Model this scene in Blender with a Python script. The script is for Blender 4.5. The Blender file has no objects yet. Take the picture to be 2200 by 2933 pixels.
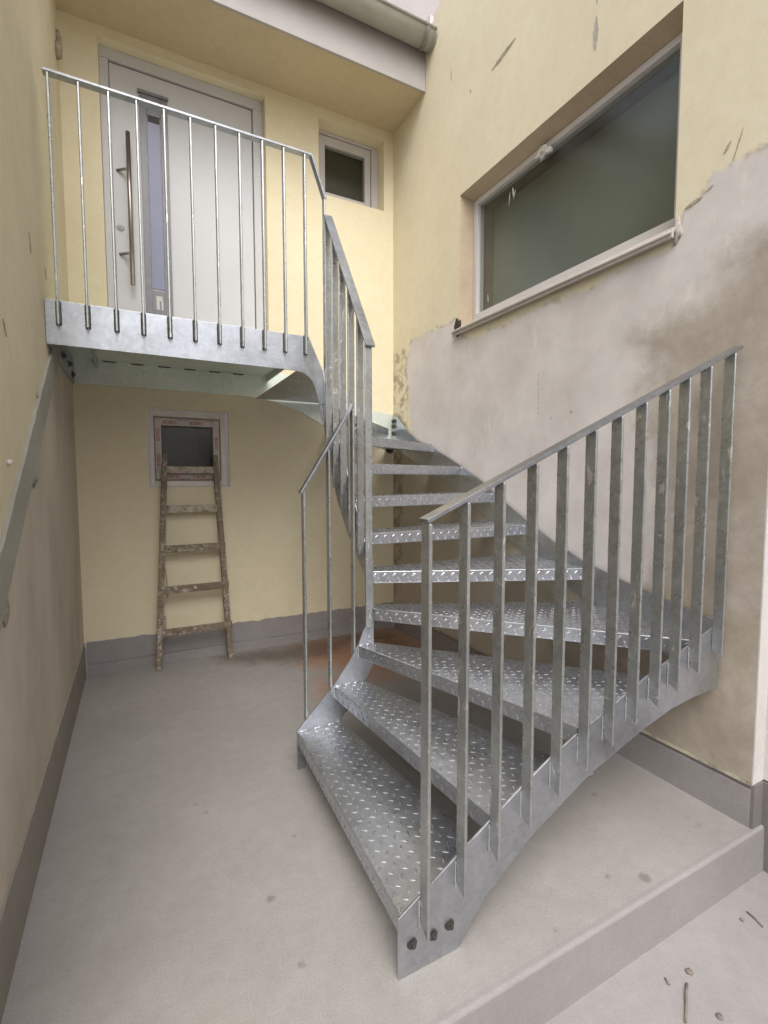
import bpy, bmesh, math, random
import numpy as np
from mathutils import Vector, Matrix, noise
random.seed(7)
SC = bpy.context.scene
COL = SC.collection
rad = math.radians
# ---------------------------------------------------------------- camera
cam = bpy.data.cameras.new('camera'); camo = bpy.data.objects.new('camera', cam); COL.objects.link(camo)
yaw, pit, rol = rad(27.267), rad(3.849), rad(0.074)
fw = Vector((math.sin(yaw)*math.cos(pit), math.cos(yaw)*math.cos(pit), -math.sin(pit)))
rt = Vector((math.cos(yaw), -math.sin(yaw), 0)); dn = fw.cross(rt)
r2 = rt*math.cos(rol)+dn*math.sin(rol); d2 = -rt*math.sin(rol)+dn*math.cos(rol)
camo.matrix_world = Matrix(((r2.x, -d2.x, -fw.x, 0), (r2.y, -d2.y, -fw.y, 0), (r2.z, -d2.z, -fw.z, 1.5), (0, 0, 0, 1)))
cam.sensor_fit = 'HORIZONTAL'; cam.sensor_width = 36; cam.lens = 36*1381.9/2200
cam.clip_start = .05; cam.clip_end = 300
SC.camera = camo
# ---------------------------------------------------------------- sky, sun, exposure
SUN_EL, SUN_AZ = 52, 200      # azimuth the light comes from, clockwise from +Y
w = bpy.data.worlds.new('World'); SC.world = w; w.use_nodes = True
nt = w.node_tree; bg = nt.nodes['Background']
sky = nt.nodes.new('ShaderNodeTexSky'); sky.sky_type = 'NISHITA'; sky.sun_disc = False
sky.sun_elevation = rad(SUN_EL); sky.sun_rotation = rad(SUN_AZ); sky.dust_density = 4; sky.air_density = 1.2
hsv = nt.nodes.new('ShaderNodeHueSaturation'); hsv.inputs['Saturation'].default_value = .30
nt.links.new(sky.outputs[0], hsv.inputs['Color']); nt.links.new(hsv.outputs[0], bg.inputs['Color'])
bg.inputs['Strength'].default_value = .15
sl = bpy.data.lights.new('sun', 'SUN'); sl.energy = 1.0; sl.angle = rad(50); sl.color = (1, .965, .92)
so = bpy.data.objects.new('sun', sl); COL.objects.link(so)
sd = Vector((math.sin(rad(SUN_AZ))*math.cos(rad(SUN_EL)), math.cos(rad(SUN_AZ))*math.cos(rad(SUN_EL)), math.sin(rad(SUN_EL))))
so.rotation_euler = sd.to_track_quat('Z', 'Y').to_euler(); so.location = sd*20
vs = SC.view_settings; vs.view_transform = 'Standard'; vs.look = 'None'; vs.exposure = .85; vs.gamma = 1; vs.use_curve_mapping = False
SC.cycles.max_bounces = 10; SC.cycles.diffuse_bounces = 6; SC.cycles.glossy_bounces = 5
# ---------------------------------------------------------------- helpers
def tag(o, label=None, cat=None, group=None, kind=None):
    if label: o['label'] = label
    if cat: o['category'] = cat
    if group: o['group'] = group
    if kind: o['kind'] = kind
    return o
def empty(name, loc=(0, 0, 0), **k):
    o = bpy.data.objects.new(name, None); COL.objects.link(o); o.location = loc; o.empty_display_size = .1
    return tag(o, **k)
def wld(p):
    v = Vector((0, 0, 0))
    while p: v += p.location; p = p.parent
    return v
def link(name, me, parent=None, loc=None):
    """verts are given in world space; shift into the parent's frame"""
    o = bpy.data.objects.new(name, me); COL.objects.link(o)
    if parent:
        o.parent = parent
        if loc is None: o.location = -wld(parent)
        else: o.location = Vector(loc)-wld(parent)
    elif loc is not None: o.location = loc
    return o
def mk(name, vs_, fs, mat, parent=None, smooth=False, bev=0, seg=2, fix=True):
    me = bpy.data.meshes.new(name); me.from_pydata([tuple(v) for v in vs_], [], fs); me.materials.append(mat)
    if fix:
        bm = bmesh.new(); bm.from_mesh(me); bmesh.ops.recalc_face_normals(bm, faces=bm.faces); bm.to_mesh(me); bm.free()
    if smooth:
        for p in me.polygons: p.use_smooth = True
    me.update()
    o = link(name, me, parent)
    if bev:
        m = o.modifiers.new('bevel', 'BEVEL'); m.width = bev; m.segments = seg; m.limit_method = 'ANGLE'; m.angle_limit = rad(40)
    return o
def boxvf(x0, x1, y0, y1, z0, z1):
    v = [(x, y, z) for z in (z0, z1) for y in (y0, y1) for x in (x0, x1)]
    return v, [(0, 2, 3, 1), (4, 5, 7, 6), (0, 1, 5, 4), (2, 6, 7, 3), (0, 4, 6, 2), (1, 3, 7, 5)]
def box(name, x0, x1, y0, y1, z0, z1, mat, parent=None, bev=0, seg=2):
    v, f = boxvf(x0, x1, y0, y1, z0, z1); return mk(name, v, f, mat, parent, bev=bev, seg=seg)
def boxes(name, bl, mat, parent=None, bev=0):
    V, F = [], []
    for b in bl:
        v, f = boxvf(*b); n = len(V); V += v; F += [tuple(i+n for i in q) for q in f]
    return mk(name, V, F, mat, parent, bev=bev)
def prism(name, poly, ax, a0, a1, mat, parent=None, bev=0):
    """poly 2-D extruded along axis: 'x' -> poly=(y,z); 'y' -> (x,z); 'z' -> (x,y)"""
    def P(p, a): return {'x': (a, p[0], p[1]), 'y': (p[0], a, p[1]), 'z': (p[0], p[1], a)}[ax]
    n = len(poly); v = [P(p, a0) for p in poly]+[P(p, a1) for p in poly]
    f = [tuple(range(n)), tuple(range(2*n-1, n-1, -1))]+[(i, (i+1) % n, n+(i+1) % n, n+i) for i in range(n)]
    return mk(name, v, f, mat, parent, bev=bev)
def hexa(name, lo, hi, mat, parent=None, bev=0, seg=2):
    """8-corner solid: lo = 4 points, hi = 4 points in the same order"""
    f = [(0, 1, 2, 3), (7, 6, 5, 4)]+[(i, (i+1) % 4, 4+(i+1) % 4, 4+i) for i in range(4)]
    return mk(name, list(lo)+list(hi), f, mat, parent, bev=bev, seg=seg)
def tube(name, pts, r, mat, parent=None, n=10, rs=None):
    V, F = [], []; pts = [Vector(p) for p in pts]
    for i, p in enumerate(pts):
        d = (pts[min(i+1, len(pts)-1)]-pts[max(i-1, 0)]).normalized()
        a = d.orthogonal().normalized() if i == 0 else (a-d*a.dot(d)).normalized()
        b = d.cross(a); rr = rs[i] if rs else r
        V += [p+(a*math.cos(t)+b*math.sin(t))*rr for t in [2*math.pi*k/n for k in range(n)]]
    for i in range(len(pts)-1):
        for k in range(n):
            F.append((i*n+k, i*n+(k+1) % n, (i+1)*n+(k+1) % n, (i+1)*n+k))
    F.append(tuple(range(n))[::-1]); F.append(tuple(len(V)-n+k for k in range(n)))
    o = mk(name, V, F, mat, parent, smooth=True); return o
def lerp(tab, x):
    return float(np.interp(x, [t[0] for t in tab], [t[1] for t in tab]))
# ---------------------------------------------------------------- materials
class M:
    def __init__(s, name, rough=.8, metal=0, spec=.5):
        s.m = bpy.data.materials.new(name); s.m.use_nodes = True; s.t = s.m.node_tree
        s.b = s.t.nodes['Principled BSDF']; s.b.inputs['Roughness'].default_value = rough
        s.b.inputs['Metallic'].default_value = metal; s.b.inputs['Specular IOR Level'].default_value = spec
        s.co = s.t.nodes.new('ShaderNodeTexCoord').outputs['Object']
    def n(s, t, **k):
        q = s.t.nodes.new('ShaderNode'+t)
        for a, b in k.items(): setattr(q, a, b)
        return q
    def L(s, a, b): s.t.links.new(a, b)
    def noise(s, scale, detail=4, rough=.6, vec=None, stretch=None, dist=0):
        q = s.n('TexNoise'); q.inputs['Scale'].default_value = scale; q.inputs['Detail'].default_value = detail
        q.inputs['Roughness'].default_value = rough; q.inputs['Distortion'].default_value = dist
        v = vec or s.co
        if stretch:
            mp = s.n('Mapping'); mp.inputs['Scale'].default_value = stretch; s.L(v, mp.inputs[0]); v = mp.outputs[0]
        s.L(v, q.inputs['Vector']); return q.outputs['Fac']
    def ramp(s, fac, *st):
        r = s.n('ValToRGB'); e = r.color_ramp.elements
        while len(e) < len(st): e.new(.5)
        for k, (p, c) in enumerate(st):
            e[k].position = p; e[k].color = (c if isinstance(c, tuple) else (c, c, c))+(1,)
        s.L(fac, r.inputs[0]); return r.outputs[0]
    def mix(s, fac, a, b, mode='MIX'):
        q = s.n('Mix', data_type='RGBA', blend_type=mode)
        for i, x in ((0, fac), (6, a), (7, b)):
            if isinstance(x, (int, float)): q.inputs[i].default_value = x
            elif isinstance(x, tuple): q.inputs[i].default_value = x+(1,)
            else: s.L(x, q.inputs[i])
        return q.outputs[2]
    def math(s, op, a, b=0.0, clamp=False):
        q = s.n('Math', operation=op); q.use_clamp = clamp
        for i, x in ((0, a), (1, b)):
            if isinstance(x, (int, float)): q.inputs[i].default_value = x
            else: s.L(x, q.inputs[i])
        return q.outputs[0]
    def attr(s, name):
        q = s.n('Attribute'); q.attribute_name = name; return q.outputs['Fac']
    def sstep(s, x, lo, hi):
        q = s.n('MapRange', interpolation_type='SMOOTHSTEP'); s.L(x, q.inputs[0])
        q.inputs[1].default_value = lo; q.inputs[2].default_value = hi; return q.outputs[0]
    def bump(s, h, st=.3, dist=.01, prev=None):
        q = s.n('Bump'); q.inputs['Strength'].default_value = st; q.inputs['Distance'].default_value = dist
        s.L(h, q.inputs['Height'])
        if prev: s.L(prev, q.inputs['Normal'])
        return q.outputs[0]
    def col(s, c):
        if isinstance(c, tuple): s.b.inputs['Base Color'].default_value = c+(1,)
        else: s.L(c, s.b.inputs['Base Color'])
        return s
    def norm(s, n): s.L(n, s.b.inputs['Normal']); return s
def simple(name, c, rough=.6, metal=0, var=.12, scale=6, bump=.0, spec=.5):
    m = M(name, rough, metal, spec); f = m.noise(scale, 5)
    lo = tuple(x*(1-var) for x in c); hi = tuple(min(1, x*(1+var)) for x in c)
    m.col(m.ramp(f, (.3, lo), (.7, hi)))
    if bump: m.norm(m.bump(m.noise(scale*30, 3), bump, .002))
    return m.m
# galvanised steel -------------------------------------------------
def galv(name, base=.50, rough=.40, metal=.9, dirt=.5, tint=(1, 1.0, 1.03), bump=.10, streak=.0):
    m = M(name, rough, metal)
    vo = m.n('TexVoronoi'); vo.inputs['Scale'].default_value = 55; vo.inputs['Randomness'].default_value = 1
    wv = m.n('VectorMath', operation='ADD'); nz = m.n('TexNoise'); nz.inputs['Scale'].default_value = 30; m.L(m.co, nz.inputs['Vector'])
    sc_ = m.n('VectorMath', operation='SCALE'); sc_.inputs['Scale'].default_value = .02; m.L(nz.outputs['Color'], sc_.inputs[0])
    m.L(m.co, wv.inputs[0]); m.L(sc_.outputs[0], wv.inputs[1]); m.L(wv.outputs[0], vo.inputs['Vector'])
    sp = m.n('SeparateColor'); m.L(vo.outputs['Color'], sp.inputs[0])
    big = m.noise(3.2, 6, .65); mid = m.noise(14, 5, .6)
    a = m.math('MULTIPLY', sp.outputs[0], .07); b = m.math('MULTIPLY', m.sstep(big, .3, .75), .09)
    c = m.math('MULTIPLY', mid, .12)
    v = m.math('ADD', m.math('ADD', a, b), m.math('ADD', c, base-.2))
    cc = m.n('CombineColor')
    for i in range(3): m.L(m.math('MULTIPLY', v, tint[i]), cc.inputs[i])
    st = m.noise(2.0, 5, .7, stretch=(9, 9, .8)); dm = m.sstep(st, .60, .78)
    base_c = m.mix(m.math('MULTIPLY', dm, dirt), cc.outputs[0], (base*.55, base*.52, base*.46))
    m.col(base_c)
    r = m.math('ADD', m.math('MULTIPLY', sp.outputs[1], .10), m.math('MULTIPLY', mid, .22))
    if streak:
        sq = m.sstep(m.noise(3.0, 5, .7, stretch=(7, 7, 2.2), dist=1.6), .60, .66)
        base_c = m.mix(m.math('MULTIPLY', sq, .75), base_c, (.90, .90, .88)); m.col(base_c)
        r = m.math('SUBTRACT', r, m.math('MULTIPLY', sq, .10))
    m.L(m.math('ADD', r, rough-.15), m.b.inputs['Roughness'])
    m.norm(m.bump(m.noise(30, 2, .5), bump, .002, m.bump(m.noise(6, 2), .12, .008)))
    return m.m
G_PLATE = galv('galvanised_plate', .56, .34, .92, dirt=.3, tint=(.96, 1.0, 1.07))
G_TREAD = galv('galvanised_tread', .54, .33, .88, dirt=.25, tint=(.96, 1.0, 1.07))
G_BAR = galv('galvanised_bar', .52, .31, .85, dirt=0, tint=(.98, 1.01, 1.0), streak=1, bump=.03)
G_WELD = galv('weld_metal', .72, .26, .9, dirt=0, bump=.5)
G_RAIL = galv('galvanised_rail', .40, .36, .90, dirt=.1, tint=(.97, 1.0, 1.06))  # same steel, darker: dark reflections on the rails put into base colour
G_STUD = galv('bright_tread_stud', .66, .24, .93, dirt=0, bump=.0)  # lighter than the tread plate: stud highlights put into base colour
G_DECK_LIT = galv('galvanised_deck_lit', .84, .42, .45, dirt=.3, tint=(.94, 1.02, .92))  # same steel, lighter and greener: reflected glow under the landing painted in
DARK_BOLT = simple('dark_bolt', (.10, .095, .09), .45, .7, .3, 60)
STEEL_BOLT = simple('steel_bolt', (.45, .45, .46), .35, .9, .2, 60)
# wall paint / plaster ---------------------------------------------
CREAM = (.69, .625, .47); CREAM2 = (.63, .565, .415)
def wallmat(name, c1, c2, bump=.25, stain=.25, extra=None, rough=.85, grain=.14):
    m = M(name, rough, 0, .3)
    base = m.ramp(m.noise(1.3, 6, .62), (.32, c2), (.68, c1))
    st = m.noise(2.2, 6, .7, stretch=(1.6, 1.6, .35), dist=.6)
    base = m.mix(m.math('MULTIPLY', m.sstep(st, .56, .82), stain), base, tuple(x*.62 for x in c2))
    fine = m.noise(160, 3, .5)
    base = m.mix(grain, base, m.ramp(fine, (.3, .25), (.7, .80)), 'OVERLAY')
    base = m.mix(grain*1.3, base, m.ramp(m.noise(14, 7, .75), (.3, .32), (.7, .70)), 'OVERLAY')
    if extra: base = extra(m, base)
    m.col(base)
    h = m.math('ADD', m.math('MULTIPLY', m.noise(150, 4, .55), .5), m.math('MULTIPLY', m.noise(18, 4, .6), 1.2))
    m.norm(m.bump(h, bump, .003)); return m.m
def right_extra(m, base):
    ed = m.math('ADD', m.math('MULTIPLY', m.math('SUBTRACT', m.noise(7, 6, .7), .5), .16), m.math('MULTIPLY', m.math('SUBTRACT', m.noise(40, 4, .7), .5), .03))
    def reg(a, soft, k=1.0): return m.sstep(m.math('ADD', m.attr(a), m.math('MULTIPLY', ed, k)), -soft, soft)
    pn = m.noise(2.6, 7, .65); pv = m.noise(5, 6, .7, stretch=(1, 2.4, .7), dist=.4)
    grey = m.ramp(pn, (.28, (.50, .46, .44)), (.55, (.60, .56, .54)), (.75, (.67, .63, .60)))
    grey = m.mix(m.sstep(pv, .58, .72), grey, (.66, .62, .56))
    low = m.ramp(m.noise(1.7, 5, .6), (.3, (.42, .375, .295)), (.7, (.52, .475, .39)))
    brown = m.ramp(m.noise(3.4, 8, .72, dist=.2), (.28, (.25, .205, .155)), (.52, (.36, .31, .25)), (.74, (.47, .42, .355)))
    ol = m.math('SUBTRACT', 1.0, m.sstep(m.math('ABSOLUTE', m.math('ADD', m.attr('d_grey'), ed)), .002, .022))
    base = m.mix(reg('d_grey', .014), base, grey)
    base = m.mix(m.math('MULTIPLY', m.math('MULTIPLY', ol, m.sstep(m.noise(9, 4), .45, .6)), .40), base, (.24, .20, .155))
    base = m.mix(m.math('MULTIPLY', reg('d_low', .04, 1.5), .85), base, low)
    base = m.mix(m.math('MULTIPLY', reg('d_brown', .12, 2.2), .9), base, brown)
    dirt = m.math('MULTIPLY', reg('d_dirt', .03, 1.2), m.sstep(m.noise(11, 6, .75), .42, .62))
    return m.mix(m.math('MULTIPLY', dirt, .8), base, (.24, .19, .12))
W_RIGHT = wallmat('cream_render_patched', CREAM, CREAM2, extra=right_extra, stain=.12)
W_BACK = wallmat('cream_render', (.75, .675, .485), (.70, .625, .44), stain=.05)
def left_extra(m, base):
    ed = m.math('MULTIPLY', m.math('SUBTRACT', m.noise(6, 6, .7), .5), .10)
    k = m.sstep(m.math('ADD', m.attr('d_plaster'), ed), -.03, .03)
    pl = m.ramp(m.noise(1.8, 7, .65, stretch=(1, 1.3, .6)), (.28, (.42, .37, .30)), (.55, (.54, .485, .405)), (.78, (.62, .56, .47)))
    base = m.mix(k, base, pl)
    sc_ = m.sstep(m.noise(6, 6, .8, stretch=(1, 2.5, .5), dist=1.5), .66, .72)
    return m.mix(m.math('MULTIPLY', sc_, .35), base, (.30, .25, .16))
W_LEFT = wallmat('ochre_render_and_plaster', (.67, .60, .43), (.59, .52, .36), extra=left_extra, stain=.15)
W_OUT = wallmat('white_render', (.62, .59, .58), (.55, .52, .50), stain=.2)
W_FAR = wallmat('pale_pink_render', (.44, .40, .395), (.41, .37, .365), stain=.1)
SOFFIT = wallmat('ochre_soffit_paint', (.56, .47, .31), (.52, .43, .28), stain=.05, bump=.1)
PLINTH = wallmat('grey_plinth_coating', (.31, .29, .285), (.27, .25, .245), stain=.3, bump=.3)
PLINTH_D = wallmat('brown_grey_plinth', (.30, .275, .24), (.26, .235, .205), stain=.3, bump=.3)
MORTAR = wallmat('grey_mortar', (.33, .32, .27), (.26, .25, .21), stain=.3, bump=.6)
SILL = wallmat('grey_sill_metal', (.47, .43, .39), (.41, .37, .33), stain=.3, bump=.2, rough=.6)
REVEAL = wallmat('dusty_reveal_plaster', (.47, .385, .28), (.40, .32, .23), stain=.4)
def floor_extra(m, base):
    n1 = m.noise(1.1, 6, .6)
    base = m.mix(m.math('MULTIPLY', m.sstep(n1, .45, .72), .30), base, (.265, .24, .21))
    sp = m.math('MULTIPLY', m.sstep(m.noise(5.5, 5, .62), .66, .76), .35)
    base = m.mix(sp, base, (.16, .14, .125))
    o = m.math('MULTIPLY', m.sstep(m.math('ADD', m.attr('d_rust'), m.math('MULTIPLY', m.math('SUBTRACT', m.noise(5, 5, .7), .5), .5)), -.15, .20), .6)
    base = m.mix(o, base, (.40, .165, .065))
    d = m.math('MULTIPLY', m.sstep(m.math('ADD', m.attr('d_dirt'), m.math('MULTIPLY', m.math('SUBTRACT', m.noise(6, 6, .8), .5), .5)), -.1, .2), .72)
    base = m.mix(d, base, (.095, .07, .055))
    f = m.sstep(m.noise(38, 4, .8), .70, .74)
    base = m.mix(m.math('MULTIPLY', f, m.math('ADD', .12, m.math('MULTIPLY', d, .8))), base, (.05, .045, .04))
    return m.mix(m.math('MULTIPLY', m.sstep(m.math('ADD', m.attr('d_spot'), m.math('MULTIPLY', m.math('SUBTRACT', m.noise(45, 4, .7), .5), .03)), -.010, .006), .5), base, (.10, .085, .075))
FLOOR = wallmat('cement_screed', (.315, .298, .283), (.268, .252, .238), extra=floor_extra, stain=0, bump=.15, rough=.75, grain=.17)
EDGE = wallmat('screed_edge', (.29, .275, .268), (.25, .236, .23), stain=.1, bump=.15, rough=.7)
GROUND = wallmat('dusty_concrete_ground', (.32, .30, .297), (.265, .248, .243), stain=.3, bump=.4)
# doors, windows -----------------------------------------------------
UPVC = simple('white_pvc', (.56, .535, .53), .35, 0, .04, 3)
UPVC_D = simple('dusty_white_pvc', (.70, .66, .61), .5, 0, .10, 9)
DOOR = simple('light_grey_door_panel', (.57, .575, .60), .38, 0, .03, 2)
DOOR_FR = simple('light_grey_door_frame', (.55, .545, .56), .42, 0, .04, 3)
STEEL_TRIM = simple('brushed_steel_trim', (.20, .20, .215), .42, .25, .1, 20)
STEEL_ROD = simple('brushed_steel_rod', (.36, .32, .30), .3, .95, .1, 30)
GASKET = simple('dark_gasket', (.05, .045, .04), .6)
def glass(name, c, rough=.06, spec=.6):
    m = M(name, rough, 0, spec); m.col(c); m.norm(m.bump(m.noise(2, 2), .03, .02)); return m.m
def clear(name, tint=(.86, .88, .86), refl=.06):
    m = M(name); t = m.t; out = t.nodes['Material Output']; t.nodes.remove(m.b)
    tr = m.n('BsdfTransparent'); tr.inputs[0].default_value = tint+(1,)
    gl = m.n('BsdfGlossy'); gl.inputs['Roughness'].default_value = .14
    lw_ = m.n('LayerWeight'); lw_.inputs[0].default_value = .5
    fr = m.n('Math', operation='MULTIPLY_ADD'); m.L(m.math('POWER', lw_.outputs['Facing'], 4.0), fr.inputs[0]); fr.inputs[1].default_value = .40; fr.inputs[2].default_value = .045
    mx = m.n('MixShader'); m.L(fr.outputs[0], mx.inputs[0]); m.L(tr.outputs[0], mx.inputs[1]); m.L(gl.outputs[0], mx.inputs[2])
    m.L(mx.outputs[0], out.inputs[0]); return m.m
PANE = clear('window_glass')
BLIND = simple('grey_green_board', (.25, .258, .232), .8, 0, .12, 2.5)
INNER = simple('brown_grey_inner_frame', (.16, .13, .12), .6, 0, .1, 8)
ROOM = simple('dark_room', (.055, .048, .036), .9, 0, .2, 3)
ROOM_G = simple('grey_room_wall', (.085, .082, .084), .9, 0, .25, 2.5)
FROST = simple('bluish_frosted_glass', (.23, .24, .36), .25, 0, .08, 1.2)
FILM = simple('protective_film', (.54, .48, .45), .35, 0, .14, 12)
FILM_DK = simple('protective_film_brown', (.26, .19, .165), .35, 0, .15, 12)
RED = simple('red_print', (.36, .045, .045), .5)
DARKPRINT = simple('dark_print', (.07, .05, .045), .5)
ZINC = simple('zinc_gutter', (.46, .455, .42), .5, .35, .10, 7, bump=.1)
ZINC_D = simple('dull_dark_zinc', (.20, .195, .175), .7, 0, .1, 9)
FASCIA_W = simple('painted_fascia', (.40, .375, .37), .6, 0, .06, 4)
TILE = simple('roof_tile', (.075, .05, .04), .8, 0, .3, 9)
FOAM = simple('crumpled_white_sealant', (.62, .60, .56), .7, 0, .15, 40, bump=.5)
CHIP = simple('exposed_brown_plaster', (.34, .29, .22), .95, 0, .35, 40, bump=.6)
CHIP_L = simple('light_filler_plaster', (.40, .37, .33), .95, 0, .2, 40, bump=.4)
BLACKHOLE = simple('dark_broken_masonry', (.035, .025, .022), .95, 0, .5, 50, bump=.8)
TWIG = simple('dry_twig', (.19, .16, .135), .9, 0, .3, 40)
def ladder_mat():
    m = M('plaster_spattered_wood', .8, 0, .3)
    w_ = m.ramp(m.noise(9, 5, .6, stretch=(1, 1, 4)), (.3, (.155, .115, .08)), (.7, (.25, .20, .145)))
    sp = m.sstep(m.noise(38, 7, .8), .47, .62); sp2 = m.sstep(m.noise(5, 4), .40, .60)
    m.col(m.mix(m.math('MULTIPLY', sp, sp2), w_, (.54, .49, .43))); m.norm(m.bump(m.noise(60, 4), .5, .003)); return m.m
WOOD = ladder_mat()
def ladder_white():
    m = M('plaster_caked_wood', .85, 0, .3)
    m.col(m.ramp(m.noise(26, 6, .7), (.34, (.17, .12, .07)), (.46, (.40, .34, .27)), (.65, (.55, .50, .43)))); m.norm(m.bump(m.noise(50, 4), .6, .004)); return m.m
WOOD_W = ladder_white()
# ---------------------------------------------------------------- masks
def seg_d(P, a, b):
    a = np.array(a, float); b = np.array(b, float); d = b-a; t = np.clip(((P-a)@d)/(d@d+1e-12), 0, 1)
    return np.linalg.norm(P-(a+t[:, None]*d), axis=1)
def poly_sd(P, poly):
    """signed distance, positive inside"""
    n = len(poly); D = np.full(len(P), 1e9); ins = np.zeros(len(P), bool)
    for i in range(n):
        a, b = poly[i], poly[(i+1) % n]; D = np.minimum(D, seg_d(P, a, b))
        c = ((a[1] > P[:, 1]) != (b[1] > P[:, 1])) & (P[:, 0] < (b[0]-a[0])*(P[:, 1]-a[1])/((b[1]-a[1]) or 1e-12)+a[0])
        ins ^= c
    return np.where(ins, D, -D)
def sheet(name, plane, at, us, vsn, holes, mat, parent, attrs, flip=False, keep=None):
    """gridded wall or floor sheet with rectangular openings; plane 'x' (u=y,v=z), 'y' (u=x,v=z), 'z' (u=x,v=y)"""
    us = sorted(set(np.round(us, 4))); vv = sorted(set(np.round(vsn, 4)))
    V = [(u, v) for v in vv for u in us]; nu = len(us); F = []
    for j in range(len(vv)-1):
        for i in range(nu-1):
            cu, cv = (us[i]+us[i+1])/2, (vv[j]+vv[j+1])/2
            if any(h[0] < cu < h[1] and h[2] < cv < h[3] for h in holes): continue
            if keep and not keep(cu, cv): continue
            q = (j*nu+i, j*nu+i+1, (j+1)*nu+i+1, (j+1)*nu+i); F.append(q[::-1] if flip else q)
    P3 = {'x': lambda u, v: (at, u, v), 'y': lambda u, v: (u, at, v), 'z': lambda u, v: (u, v, at)}[plane]
    o = mk(name, [P3(*p) for p in V], F, mat, parent, fix=False)
    A = np.array(V)
    for k, fn in attrs.items():
        at_ = o.data.attributes.new(k, 'FLOAT', 'POINT'); at_.data.foreach_set('value', np.asarray(fn(A), dtype=np.float32))
    return o
def ar(a, b, step, *extra):
    n = max(1, int(round((b-a)/step))); return list(np.linspace(a, b, n+1))+[e for e in extra if a < e < b]
XL, XR, YB = -.385, 2.30, 4.26        # left wall, right wall, back wall
# ================================================================ SETTING
ground = box('ground', -30, 30, -30, 40, -.6, -.2, GROUND); tag(ground, kind='structure')
# raised screed slab with rounded front edge
def floor_rust(P):
    a = poly_sd(P, [(1.0, 3.15), (1.15, 3.42), (1.40, 3.40), (1.46, 3.12), (1.26, 2.92)])
    b = poly_sd(P, [(1.40, 4.1), (2.2, 4.2), (2.25, 3.3), (1.65, 3.3), (1.35, 3.7)])
    return np.maximum(a-.05, b+.15)
def floor_dirt(P):
    a = poly_sd(P, [(.55, 4.25), (1.9, 4.25), (1.9, 4.05), (1.45, 3.72), (1.05, 3.76), (.62, 4.0)])
    b = poly_sd(P, [(1.8, 4.2), (2.28, 4.2), (2.28, 2.6), (2.1, 2.4)]); return np.maximum(a, b-.05)
SPOTS = [(.202, 2.299, .006), (.241, 2.223, .006), (.385, 1.639, .012), (.412, 1.358, .009), (1.662, 1.08, .02), (1.543, 1.15, .009), (.9, 3.0, .008), (.5, 2.8, .006), (1.2, 1.08, .006), (1.9, 1.5, .01), (.3, 3.3, .008), (.55, 1.9, .007), (.1, 3.7, .009)]
def floor_spot(P): return np.max([s[2]-np.hypot(P[:, 0]-s[0], P[:, 1]-s[1]) for s in SPOTS], axis=0)
slab = empty('floor_slab', (1, 2.6, 0), kind='structure')
sheet('screed_top', 'z', 0.0, ar(XL-.01, 2.42, .012), ar(1.045, YB+.02, .012), [], FLOOR, slab, dict(d_rust=floor_rust, d_dirt=floor_dirt, d_spot=floor_spot))
prof = [(1.045, 0.0), (1.032, 0.0)]+[(1.032-.014*math.sin(t), -.014+.014*math.cos(t)) for t in [math.pi/2*k/6 for k in range(1, 7)]]+[(1.014, -.203), (1.6, -.203), (1.6, -.004), (1.05, -.004)]
prism('slab_edge', prof, 'x', XL-.01, 2.42, EDGE, slab)
# ---------------------------------------------------------------- left building
left = empty('left_building', (XL, 2.6, -.2), label='ochre rendered house wall along the left side, grey plaster below a slanting mortar strip', cat='building')
def lp(P):   # plaster below the strip line
    z = np.interp(P[:, 0], [.9, 1.896, 3.314, 4.3], [.45, 1.15, 2.13, 2.85]); return (z-P[:, 1])*.8
sheet('wall', 'x', XL, ar(.9, YB+.02, .02), ar(.255, 5.2, .03), [], W_LEFT, left, dict(d_plaster=lp))
box('wall_end', XL-4, XL, .88, .9, -.2, 5.2, W_LEFT, left)
box('wall_top', XL-4, XL, .9, 7, 5.18, 5.2, W_OUT, left)
# plinth: slightly uneven top
def plinth(name, pts0, nrm, z0, ztop, depth, mat, parent, jag=.006, n=60, seed=0):
    a, b = Vector(pts0[0]), Vector(pts0[1]); V, F = [], []; nv = Vector(nrm)
    for i in range(n+1):
        p = a.lerp(b, i/n); zt = ztop+noise.noise(Vector((i*.35, seed, 0)))*jag*2+noise.noise(Vector((i*1.3, seed, 5)))*jag
        for q, z in ((p, z0), (p+nv*depth, z0), (p+nv*depth, zt-.003), (p, zt)): V.append((q.x, q.y, z))
    for i in range(n):
        for k in range(4):
            F.append((i*4+k, i*4+(k+1) % 4, (i+1)*4+(k+1) % 4, (i+1)*4+k))
    F += [(0, 1, 2, 3), (4*n+3, 4*n+2, 4*n+1, 4*n)]
    return mk(name, V, F, mat, parent)
plinth('plinth', ((XL-.005, .9, 0), (XL-.005, YB-.012, 0)), (1, 0, 0), -.02, .258, .013, PLINTH_D, left, .003, 90, 1)
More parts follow.
